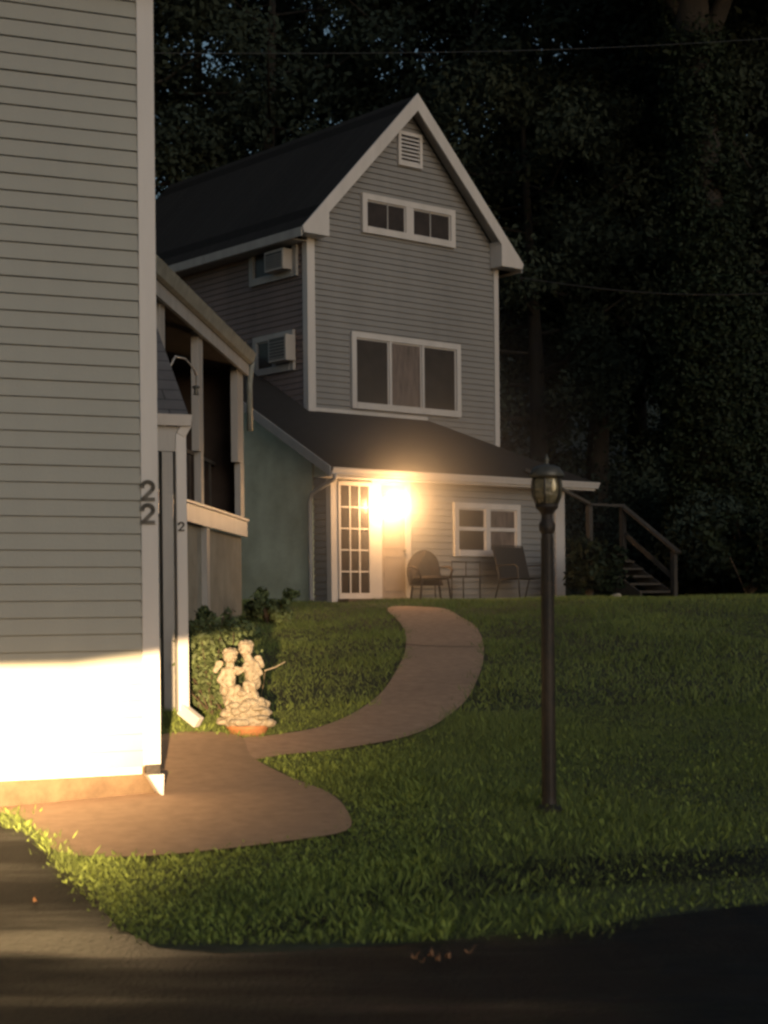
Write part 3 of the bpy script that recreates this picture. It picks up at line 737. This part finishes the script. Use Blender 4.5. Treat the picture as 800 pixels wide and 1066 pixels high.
# dry bush beside statue
P=onground(222,742); e=empty('dry_bush',P,0,'tangled dry brown bush left of the white statue','bush')
mb=MB()
for i in range(12):
    a=rng.uniform(0,6.28); l_=rng.uniform(.4,1.0); d=rng.uniform(.1,.42)
    b0=Vector((rng.uniform(-.15,.15),rng.uniform(-.15,.15),-.03)); t=b0+Vector((d*math.cos(a),d*math.sin(a),l_))
    md=b0.lerp(t,.5)+Vector(rng.normal(size=3)*.06)
    mb.tube([b0,md,t],[.009,.006,.003],4,False)
mb.build('branch',M['twig'],e); npmesh('foliage',leafcloud([(rng.uniform(-.25,.25),rng.uniform(-.25,.25),rng.uniform(.15,.75)) for _ in range(24)],.2,2600,.03),4,M['shrub'],e)
mb=MB(); a=at(276,698,14.6);b=at(297,689,14.9); mb.tube([a,a.lerp(b,.5)+Vector((0,0,-.01)),b],[.006,.006,.004],6); 
a2=onground(270,730); mb.tube([a2,a.lerp(a2,.5)+Vector((.01,0,0)),a],[.006,.006,.006],6)
tag(mb.build('bent_stick',M['paper'],None),'thin pale bent stick poking from the grass right of the statue','stick')

# ------------------------------------------------------------------ grass
def blades(n,xr,yr,h,w,m,name,dens=None,excl=True,broad=False):
    X=rng.uniform(xr[0],xr[1],n); Y=rng.uniform(yr[0],yr[1],n)
    # keep what the view could see (wider than the frame)
    k=(np.abs(X)<Y*.36+1.2)
    e1_=rng.normal(size=n)*.05+.04*np.sin(Y*5); e2_=rng.normal(size=n)*.07+.05*np.sin(X*4+1); wob=.10*np.sin(X*3.1)+.06*np.sin(X*7.3+1)+rng.normal(size=n)*.10
    k&=~inpoly(X+e1_,Y+e2_,path_poly)&~inpoly(X+e1_,Y+e2_,drive_poly)&~inpoly(X,Y+wob,road_poly)
    k&=~(inpoly(X+rng.normal(size=n)*.05,Y+rng.normal(size=n)*.30,shade_band_poly)&(rng.uniform(size=n)<.80))  # grass thinned to help darken the painted shade band
    # houses footprints
    q=(X-C0.x)*DL.x+(Y-C0.y)*DL.y; p=(X-C0.x)*DQ.x+(Y-C0.y)*DQ.y; k&=~((q<.02)&(p>-.05))
    q=(X-A.x)*D1.x+(Y-A.y)*D1.y; p=(X-A.x)*D2.x+(Y-A.y)*D2.y; k&=~((p>-.35)&(q>-.1)&(q<LU1+.05))
    q=(X-B0.x)*DN.x+(Y-B0.y)*DN.y; k&=~((q<-.05)&(Y<27.1)&(Y>16))
    if dens is not None: k&=rng.uniform(size=n)<dens(X,Y)
    X=X[k];Y=Y[k];n=len(X); Z=ground(X,Y)
    a=rng.uniform(0,np.pi,n); hh=h*rng.uniform(.5,1.35,n)*(1+.35*np.sin(X*2.1+1.3*np.sin(Y*1.7))); ww=w*rng.uniform(.6,1.3,n)
    lx=rng.normal(size=n)*hh*.55; ly=rng.normal(size=n)*hh*.55
    P=np.stack([X,Y,Z-.005],1); dx=np.stack([np.cos(a)*ww/2,np.sin(a)*ww/2,0*a],1)
    top=P+np.stack([lx,ly,hh],1)
    if broad:
        mid=P+np.stack([lx*.6,ly*.6,hh*.6],1)
        V=np.stack([P,mid+dx,top,mid-dx],1)
    else:
        V=np.stack([P-dx,P+dx,top+dx*.15,top-dx*.15],1)
    o=npmesh(name,V.reshape(-1,3),4,m); return o
tag(blades(400000,(-5,6),(7.4,15.5),.038,.0042,M['blade'],'grass'),'short lawn grass nearest the road','grass',kind='stuff')
tag(blades(300000,(-12,13),(15.5,36.5),.055,.011,M['blade'],'grass'),'upper lawn grass sloping up to the far house','grass',kind='stuff')
tag(blades(130000,(-3.2,6),(7.4,16),.045,.014,M['clover'],'weeds',dens=lambda X,Y:np.clip(1.2-(Y-9)/5,.08,1)*np.where(X<.3,1,.25),broad=True),'leafy green weeds edging the tan driveway apron','weeds',kind='stuff')

# ------------------------------------------------------------------ lamp post
b_=onground(572,845); 
lp=empty('lamp_post',b_,0,'slim black lamp post with amber glass lantern standing in the lawn','lamp post')
Yl=b_.y; H=lambda py:at(569,py,Yl).z-b_.z
TX=at(569.5,520,Yl).x-b_.x
mb=MB(); zs=[-.2,H(842),H(690),H(640),H(548),H(536)]
rr=[.046,.045,.043,.041,.036,.036]
mb.tube([(TX*max(0,z/H(520))*1.0,0,z) for z in zs],rr,16)
for k in range(8):
    a=2*math.pi*k/8
    mb.tube([(.041*math.cos(a),.041*math.sin(a),.0),(TX*.95+.034*math.cos(a),.034*math.sin(a),H(560))],.006,4)
mb.lathe([(0,-.05),(.09,-.05),(.09,.02),(.075,.035),(.05,.05),(.045,.09)],16); mb.build('post',M['black'],lp)
mb=MB(); c=(TX,0,0)
mb.lathe([(.036,H(556)),(.05,H(552)),(.052,H(546)),(.04,H(542)),(.03,H(538)),(.045,H(533)),(.07,H(529)),(.075,H(525)),(.0,H(525))],18,c); mb.build('lantern_base',M['black'],lp,True)
mb=MB(); mb.lathe([(.066,H(524.5)),(.090,H(517)),(.098,H(509)),(.092,H(500)),(.078,H(497)),(0,H(497))],10,c); mb.build('lantern_glass',M['amber'],lp)
mb=MB()
for k in range(6):
    a=2*math.pi*k/6+.3; C_,S_=math.cos(a),math.sin(a)
    mb.tube([(TX+C_*r_,S_*r_,H(y)) for r_,y in((.072,525),(.095,517),(.103,509),(.097,500),(.085,496))],.006,5)
mb.build('lantern_bar',M['black'],lp)
mb=MB(); mb.lathe([(.108,H(497)),(.115,H(495)),(.10,H(491)),(.085,H(487)),(.05,H(484.5)),(.02,H(484)),(.012,H(481)),(.02,H(479)),(.012,H(476)),(0,H(472))],20,c); mb.lathe([(.108,H(497)),(0,H(497.5))],20,c); mb.build('lantern_cap',M['bronze'],lp,True)
mb=MB(); mb.lathe([(0,H(513)),(.012,H(511)),(.016,H(506)),(.008,H(501)),(0,H(499))],10,(TX+.035,-.088,0)); mb.build('bulb',M['bulb'],lp,True)

# ------------------------------------------------------------------ statue
def blob_mesh(name,spheres,m,parent,voxel=.0045):
    bm=bmesh.new()
    for (x,y,z),r_ in spheres:
        rx,ry,rz_=r_ if hasattr(r_,'__len__') else (r_,r_,r_)
        bmesh.ops.create_icosphere(bm,subdivisions=2,radius=1,matrix=Matrix.Translation((x,y,z))@Matrix.Diagonal((rx,ry,rz_,1)))
    me=bpy.data.meshes.new(name); bm.to_mesh(me); bm.free(); me.materials.append(m)
    o=bpy.data.objects.new(name,me); COL.objects.link(o); o.parent=parent
    md=o.modifiers.new('r','REMESH'); md.mode='VOXEL'; md.voxel_size=voxel; md.use_smooth_shade=True
    s_=o.modifiers.new('s','SMOOTH'); s_.iterations=1; s_.factor=.5
    return o
def limb(pts,r0,r1,n=9):
    out=[]; pts=[Vector(p) for p in pts]; tot=len(pts)-1
    for i in range(tot):
        for k in range(n):
            t=k/(n-1); T=(i+t)/tot; out.append((tuple(pts[i].lerp(pts[i+1],t)),r0+(r1-r0)*T))
    return out
sb=onground(258,764); st=empty('statue',sb,0,'pale stone garden statue of two winged cherubs on a stacked rock pedestal','statue')
px2m=sb.y/F
def SP(px,py,dy=0): return ((px-258)*px2m,dy,(764-py)*px2m)
# local: heads ~ (241,682) r 8, (256,675)
def cherub(hx,hy,sx,sy,face,arm_to,knee,foot,wing,far=None):
    S=[]
    S+= [(SP(hx,hy),(.064,.062,.068))]
    for a_ in np.linspace(0,6.28,9)[:-1]: S.append(((SP(hx,hy)[0]+.045*math.cos(a_),.01+.02*math.sin(a_*2),SP(hx,hy)[2]+.03+.022*math.sin(a_)),.024))  # curls
    nx_=SP(hx,hy); S.append(((nx_[0]+face*.052,-.028,nx_[2]-.008),.012)); S.append(((nx_[0]+face*.028,-.048,nx_[2]-.028),.018)); S.append(((nx_[0]-face*.01,-.05,nx_[2]-.03),.02))
    S+=limb([SP(hx,hy+6),SP(sx,sy)],.035,.045)
    hip=(SP(sx,sy)[0]-face*.02,0,SP(sx,sy)[2]-.155)
    S+=limb([SP(sx,sy),((SP(sx,sy)[0]+hip[0])/2,-.02,(SP(sx,sy)[2]+hip[2])/2),hip],.058,.068)
    sh=SP(sx,sy)
    S+=limb([(sh[0]+face*.03,-.03,sh[2]+.01),((sh[0]+arm_to[0])/2,-.06,(sh[2]+arm_to[2])/2-.03),arm_to],.026,.017)
    S+=limb([(sh[0]-face*.045,-.02,sh[2]+.01),(sh[0]-face*.085,-.045,sh[2]-.07),(sh[0]-face*.03,-.08,sh[2]-.12)],.025,.017)
    S+=limb([hip,knee,foot],.042,.022)
    S+=limb([hip,(knee[0]-face*.05,knee[1]+.02,knee[2]-.01),(foot[0]-face*.07,foot[1]+.02,foot[2]-.01)],.042,.022)
    S.append(((foot[0]+.01,foot[1]-.02,foot[2]-.01),(.025,.035,.017)))
    w=SP(*wing)
    for k in range(6): S.append(((w[0]-face*k*.007,.05,w[2]+.02-k*.012),(.036-k*.003,.014,.026)))
    return S
c1=cherub(240.5,683,240,699,1,SP(258,694,-.06),SP(249,716,-.09),SP(246,731,-.08),(229,693))
c2=cherub(257,675,262,692,-1,SP(247,695,-.06),SP(258,712,-.09),SP(259,727,-.08),(269,688))
o1=blob_mesh('cherub',c1,M['stone'],st); o1['label']='left cherub leaning toward the other'
o2=blob_mesh('cherub',c2,M['stone'],st); o2['label']='taller right cherub'
ped=[]
tiers=[(718,733,236,274),(729,740,234,278),(736,748,231,282),(744,757,226,288)]
for (ya,yb,xa,xb) in tiers:
    cx=(xa+xb)/2; n=11
    for k in range(n):
        a=2*math.pi*k/n+rng.uniform(0,.4); R_=(xb-xa)/2*px2m*.82
        ped.append(((((cx-258)*px2m)+R_*math.cos(a),R_*.8*math.sin(a),(764-rng.uniform(ya,yb))*px2m),(rng.uniform(.045,.075),rng.uniform(.04,.06),rng.uniform(.022,.045))))
    ped.append(((((cx-258)*px2m),0,(764-(ya+yb)/2)*px2m),((xb-xa)/2*px2m*.85,(xb-xa)/2*px2m*.7,(yb-ya)*px2m*.75)))
blob_mesh('rock_pedestal',ped,M['stone'],st)
mb=MB(); mb.lathe([(0,-.05),(.13,-.05),(.15,0),(.175,.05),(.185,.065),(.17,.075),(0,.075)],20); mb.build('pot_base',M['terra'],st,True)

# ------------------------------------------------------------------ patio furniture (stands before the front wall)
def FP(u,s): P=A+D1*u+D2*s; return Vector((P.x,P.y,max(gz(P.x,P.y),.06)))
RZ=math.atan2(D1.y,D1.x)
u,_=PU(441,600,-.5)
ch=empty('wicker_chair',FP(u,-.6),RZ-.35,'dark round backed wicker chair between the doors and the window','chair')
f=MB()
n=14; prof=[]
for i in range(n):
    a=math.pi*(i/(n-1)); prof.append((-.33*math.cos(a)*1.0,.52+.42*math.sin(a)))
poly=[(-.33,.02,.28),*[(x,.10+.06*math.cos((z-.5)*3)-.0,z) for x,z in prof],(.33,.02,.28)]
f.prism(poly,(0,.04,0)); f.build('backrest',M['wicker'],ch)
f=MB(); f.lathe([(0,.38),(.30,.38),(.33,.41),(.30,.45),(0,.46)],18,(0,-.18,0)); f.build('seat',M['wicker'],ch)
for sx in(-1,1):
    f=MB(); f.tube([(sx*.33,.1,.62),(sx*.36,-.2,.62),(sx*.33,-.42,.56),(sx*.28,-.42,.4)],.022,6); f.build('armrest',M['wicker'],ch,True)
    for sy in(-.40,.06):
        f=MB(); f.tube([(sx*.25,sy,.40),(sx*.30,sy*1.05,0)],.02,6); f.build('leg',M['wicker'],ch)
u,_=PU(478,600,-.5)
u0_=PU(461,600,-.5)[0];u1_=PU(492,600,-.5)[0]; w=(u1_-u0_)/2
tb=empty('side_table',FP((u0_+u1_)/2,-.5),RZ,'low dark metal side table with open frame between the two chairs','table')
f=MB(); f.box(-w,w,-.25,.25,.43,.455); f.build('tabletop',M['furn'],tb)
for sx in(-1,1):
    for sy in(-.23,.23):
        f=MB(); f.tube([(sx*(w-.02),sy,.43),(sx*(w-.02),sy,0)],.014,6); f.build('leg',M['furn'],tb)
f=MB(); f.tube([(-w+.02,-.23,.72),(w-.02,-.23,.72)],.010,6); f.tube([(-w+.02,-.23,.455),(-w+.02,-.23,.72)],.010,6);f.tube([(w-.02,-.23,.455),(w-.02,-.23,.72)],.010,6); f.tube([(0,-.23,.455),(0,-.23,.72)],.010,6); f.build('rail',M['furn'],tb)
u0_=PU(512,600,-.5)[0];u1_=PU(552,600,-.5)[0]; w=(u1_-u0_)/2*.92
cc=empty('patio_chair',FP((u0_+u1_)/2,-.6),RZ+.12,'square backed dark sling patio chair under the right edge of the window','chair')
f=MB(); f.prism([(-w+.03,-.02,.42),(w-.03,-.02,.42),(w-.03,.16,1.02),(-w+.03,.16,1.02)],(0,.015,.0)); f.build('backrest',M['sling'],cc)
f=MB(); f.prism([(-w+.03,-.48,.43),(w-.03,-.48,.43),(w-.03,0,.40),(-w+.03,0,.40)],(0,0,-.015)); f.build('seat',M['sling'],cc)
for sx in(-1,1):
    f=MB(); f.tube([(sx*w,-.5,0),(sx*w,-.46,.62),(sx*w,-.40,.66),(sx*w,.05,.66)],.015,6); f.build('armrest',M['furn'],cc,True)
    f=MB(); f.tube([(sx*(w-.02),.12,0),(sx*(w-.02),.0,.4),(sx*(w-.02),.17,1.04)],.015,6); f.build('leg',M['furn'],cc,True)
f=MB(); f.tube([(-w,-.47,.41),(w,-.47,.41)],.013,6); f.build('cross_bar',M['furn'],cc); f=MB(); f.tube([(-w+.02,.17,1.04),(w-.02,.17,1.04)],.013,6); f.build('cross_bar',M['furn'],cc)

# ------------------------------------------------------------------ wooden stairs
S0=at(702,615,33.0); S0.z=gz(S0.x,S0.y)
stz=empty('wooden_stairs',S0,RZ,'weathered wooden stairs with handrails climbing the bank right of the house','stairs')
run=1.10; rise=.93; wd=1.0; n=6
rt0=at(702,571,33.0).z-S0.z
for k in range(n):
    f=MB(); f.box(-wd+.03,-.06,.05+k*run/n*1.25,.05+(k+1)*run/n*1.25+.03,(k+1)*rise/n-.04,(k+1)*rise/n); 
    f.build('tread',M['wood_dark'],stz)
    
for x in(-.05,-wd):
    f=MB(); f.prism([(x,0,-.1),(x,.25,-.1),(x,run*1.3,rise-.25),(x,run*1.3,rise+.04),(x,0,.12)],(.045,0,0)); f.build('stringer',M['wood_dark'],stz)
def post(x,y,z0,z1): f=MB(); f.box(x-.05,x+.05,y-.05,y+.05,z0,z1); f.build('post',M['wood'],stz)
tY=run*1.2
post(0,0,-.1,rt0-.06); post(0,tY,-.1,rt0+rise-.06); post(-wd,tY,-.1,rt0+rise-.06)
f=MB(); f.bar((.0,-.12,rt0-.08),(.0,tY+.04,rt0+rise),.15,.05); f.build('handrail',M['wood'],stz)
f=MB(); f.bar((0,.05,rt0-.55),(0,tY-.05,rt0+rise-.60),.045,.09); f.build('lower_rail',M['wood'],stz)
f=MB(); f.bar((0,tY,rt0+rise-.02),(-wd,tY,rt0+rise-.02),.10,.045,up=ZA); f.bar((-wd,tY,rt0+rise),(-wd-1.3,tY+.5,rt0+rise+.65),.10,.05); f.build('landing_rail',M['wood'],stz)
f=MB(); f.box(-wd,.0,tY,tY+1.2,rise-.05,rise); f.build('landing',M['wood_dark'],stz)
for i,(px,py,r_) in enumerate(((641,617,.09),(637,598,.07))):
    P=at(px,py,32.6); P.z=gz(P.x,P.y) if i==0 else P.z
    if i==0:
        e=empty('stone',P+Vector((0,0,.03)),0,'pale rounded stone at the foot of the wooden stairs','stone')
        blob_mesh('rock_body',[((0,0,0),(.12,.1,.08)),((.05,0,.03),(.07,.07,.06))],M['rock'],e,.02)

# ------------------------------------------------------------------ cables
def cable(name,pts,r_,label):
    mb=MB(); mb.tube(pts,r_,5); return tag(mb.build(name,M['cable'],None,True),label,'cable')
a=at(100,55,16);b=at(860,36,24)
cable('overhead_cable',[a.lerp(b,t)+Vector((0,0,-.10*math.sin(math.pi*t))) for t in np.linspace(0,1,24)],.005,'thin overhead cable crossing high in front of the trees')
a=at(541,289,33.3); b=at(960,292,26)
cable('service_cable',[a.lerp(b,t)+Vector((0,0,-.28*math.sin(math.pi*t))) for t in np.linspace(0,1,24)],.012,'sagging service cable running right from the far house eave')

# ------------------------------------------------------------------ road litter and wet patches
M['leaf_dry']=mat('dry fallen leaf',(.26,.13,.06),.7,.3,20)
for (px,py) in ((432,1002),(440,1006),(449,999),(456,1004),(466,1001),(489,996),(37,942)):
    P=onground(px,py); mb=MB(); sz=rng.uniform(.009,.016)
    ring=[(sz*1.5*math.cos(a)*(1+.25*math.cos(3*a)),sz*math.sin(a),.012+.012*math.cos(2*a)) for a in np.linspace(0,2*math.pi,13)[:-1]]
    for a_,b__ in zip(ring,ring[1:]+ring[:1]): mb.tri((0,0,.004),a_,b__)
    mb.tube([(sz*1.5,0,.02),(sz*2.4,.004,.03)],.0015,4)
    o=mb.build('fallen_leaf',M['leaf_dry']); o.location=P+Vector((0,0,.014)); o.rotation_euler=(rng.uniform(-.3,.3),rng.uniform(-.3,.3),rng.uniform(0,6)); tag(o,'small curled dry leaf lying on the dark road surface','leaf','dry leaves fallen on the road')

# ------------------------------------------------------------------ lights
w=bpy.data.worlds.new('World'); sc.world=w; w.use_nodes=True; nt=w.node_tree
bg=nt.nodes['Background']; sky=nt.nodes.new('ShaderNodeTexSky'); sky.sky_type='NISHITA'; sky.sun_disc=False
SUN_EL=R(7); SUN_AZ=R(148)
sky.sun_elevation=SUN_EL; sky.sun_rotation=SUN_AZ; sky.air_density=1.0; sky.dust_density=1.5; sky.ozone_density=1.4
nt.links.new(sky.outputs[0],bg.inputs[0]); bg.inputs[1].default_value=.07
sd=bpy.data.lights.new('sun','SUN'); sd.energy=.58; sd.angle=R(40); sd.color=(.87,.93,1)
so=bpy.data.objects.new('sun',sd); COL.objects.link(so)
# sun direction: azimuth measured from +Y clockwise
dirv=Vector((math.sin(SUN_AZ)*math.cos(R(18)),math.cos(SUN_AZ)*math.cos(R(18)),math.sin(R(18))))
so.rotation_euler=dirv.to_track_quat('Z','Y').to_euler()
# car headlight: low-beam pattern with a sharp upper cutoff
hd=bpy.data.lights.new('headlight','SPOT'); hd.energy=60000; hd.color=(1,.67,.34); hd.spot_size=R(110); hd.spot_blend=.3; hd.shadow_soft_size=.05
ho=bpy.data.objects.new('headlight',hd); COL.objects.link(ho); ho.location=(-.5,1.2,-.40)
ho.rotation_euler=(R(90),0,R(13))
hd.use_nodes=True; nt=hd.node_tree; N=nt.nodes;L=nt.links
em=N['Emission']; tc=N.new('ShaderNodeTexCoord'); sp=N.new('ShaderNodeSeparateXYZ'); L.new(tc.outputs['Normal'],sp.inputs[0])
def mth(op,a,b=None,c=None):
    n=N.new('ShaderNodeMath'); n.operation=op
    for i_,v in enumerate((a,b,c)):
        if v is None: continue
        if isinstance(v,(int,float)): n.inputs[i_].default_value=v
        else: L.new(v,n.inputs[i_])
    return n.outputs[0]
az=mth('ABSOLUTE',sp.outputs['Z'])
tx=mth('DIVIDE',sp.outputs['X'],az); ty=mth('DIVIDE',sp.outputs['Y'],az)
# cutoff: ty < 0.004 (+ slightly higher to the right)
rt=mth('MULTIPLY',mth('MAXIMUM',mth('SUBTRACT',tx,.07),0),.12)
up=mth('SUBTRACT',mth('ADD',.004,mth('MINIMUM',rt,.012)),ty)
cut=mth('MINIMUM',mth('MAXIMUM',mth('DIVIDE',up,.0038),0),1)
down=mth('EXPONENT',mth('MULTIPLY',mth('POWER',mth('ABSOLUTE',mth('DIVIDE',ty,mth('SUBTRACT',.112,mth('MULTIPLY',mth('MINIMUM',mth('MAXIMUM',mth('SUBTRACT',tx,.05),0),.25),.20)))),3.0),-1))
hx=mth('EXPONENT',mth('MULTIPLY',mth('POWER',mth('ABSOLUTE',mth('ADD',tx,-.02)),2.0),-44))
hz=mth('ADD',hx,mth('MULTIPLY',mth('EXPONENT',mth('MULTIPLY',mth('MULTIPLY',tx,tx),-3)),.006))
stg=mth('MULTIPLY',mth('MULTIPLY',cut,down),hz)
halo=mth('MULTIPLY',mth('EXPONENT',mth('MULTIPLY',mth('ABSOLUTE',mth('ADD',ty,.0)),-38)),.02)
stg=mth('ADD',stg,mth('MULTIPLY',halo,hx))
L.new(stg,em.inputs['Strength'])

# added scattering volume that gives the porch lamp a bloom
mm=bpy.data.materials.new('added_bloom'); mm.use_nodes=True; nn=mm.node_tree.nodes; nn.remove(nn['Principled BSDF'])
vs_=nn.new('ShaderNodeVolumeScatter'); 
tcm=nn.new('ShaderNodeTexCoord'); ln=nn.new('ShaderNodeVectorMath'); ln.operation='LENGTH'; mm.node_tree.links.new(tcm.outputs['Object'],ln.inputs[0])
q1=nn.new('ShaderNodeMapRange'); q1.inputs['From Min'].default_value=0; q1.inputs['From Max'].default_value=4.4; q1.inputs['To Min'].default_value=1; q1.inputs['To Max'].default_value=0; mm.node_tree.links.new(ln.outputs['Value'],q1.inputs['Value'])
q2=nn.new('ShaderNodeMath'); q2.operation='POWER'; q2.inputs[1].default_value=6; mm.node_tree.links.new(q1.outputs[0],q2.inputs[0])
q3=nn.new('ShaderNodeMath'); q3.operation='MULTIPLY'; q3.inputs[1].default_value=1.15; q4=nn.new('ShaderNodeMath'); q4.operation='MULTIPLY_ADD'; q4.inputs[1].default_value=.03; mm.node_tree.links.new(q1.outputs[0],q4.inputs[0]); mm.node_tree.links.new(q2.outputs[0],q4.inputs[2]); mm.node_tree.links.new(q4.outputs[0],q3.inputs[0]); mm.node_tree.links.new(q3.outputs[0],vs_.inputs['Density'])
vs_.inputs['Anisotropy'].default_value=.3
mm.node_tree.links.new(vs_.outputs[0],nn['Material Output'].inputs['Volume'])
bm=bmesh.new(); bmesh.ops.create_icosphere(bm,subdivisions=4,radius=4.5); me=bpy.data.meshes.new('added_bloom'); bm.to_mesh(me); bm.free(); me.materials.append(mm)
mo=bpy.data.objects.new('added_bloom',me); COL.objects.link(mo); mo.location=LP-D2*.3; tag(mo,'added scattering sphere giving a bloom around the lit porch lantern','added_bloom',kind='stuff')

# ------------------------------------------------------------------ camera
cd=bpy.data.cameras.new('camera'); cam=bpy.data.objects.new('camera',cd); COL.objects.link(cam); sc.camera=cam
cd.sensor_fit='VERTICAL'; cd.sensor_height=36; cd.lens=F/1066*36; cd.shift_y=(HY-533)/1066; cd.clip_end=600; cd.clip_start=.05
cam.location=(0,0,0)
cam.rotation_euler=(Matrix.Rotation(R(90),3,'X')@Matrix.Rotation(-RO,3,'Z')).to_euler()
sc.view_settings.view_transform='Standard'; sc.view_settings.look='None'; sc.view_settings.exposure=0
sc.cycles.max_bounces=6; sc.cycles.sample_clamp_indirect=4
sc.cycles.filter_width=2.6
cd.dof.use_dof=True; cd.dof.focus_distance=21; cd.dof.aperture_fstop=3.3
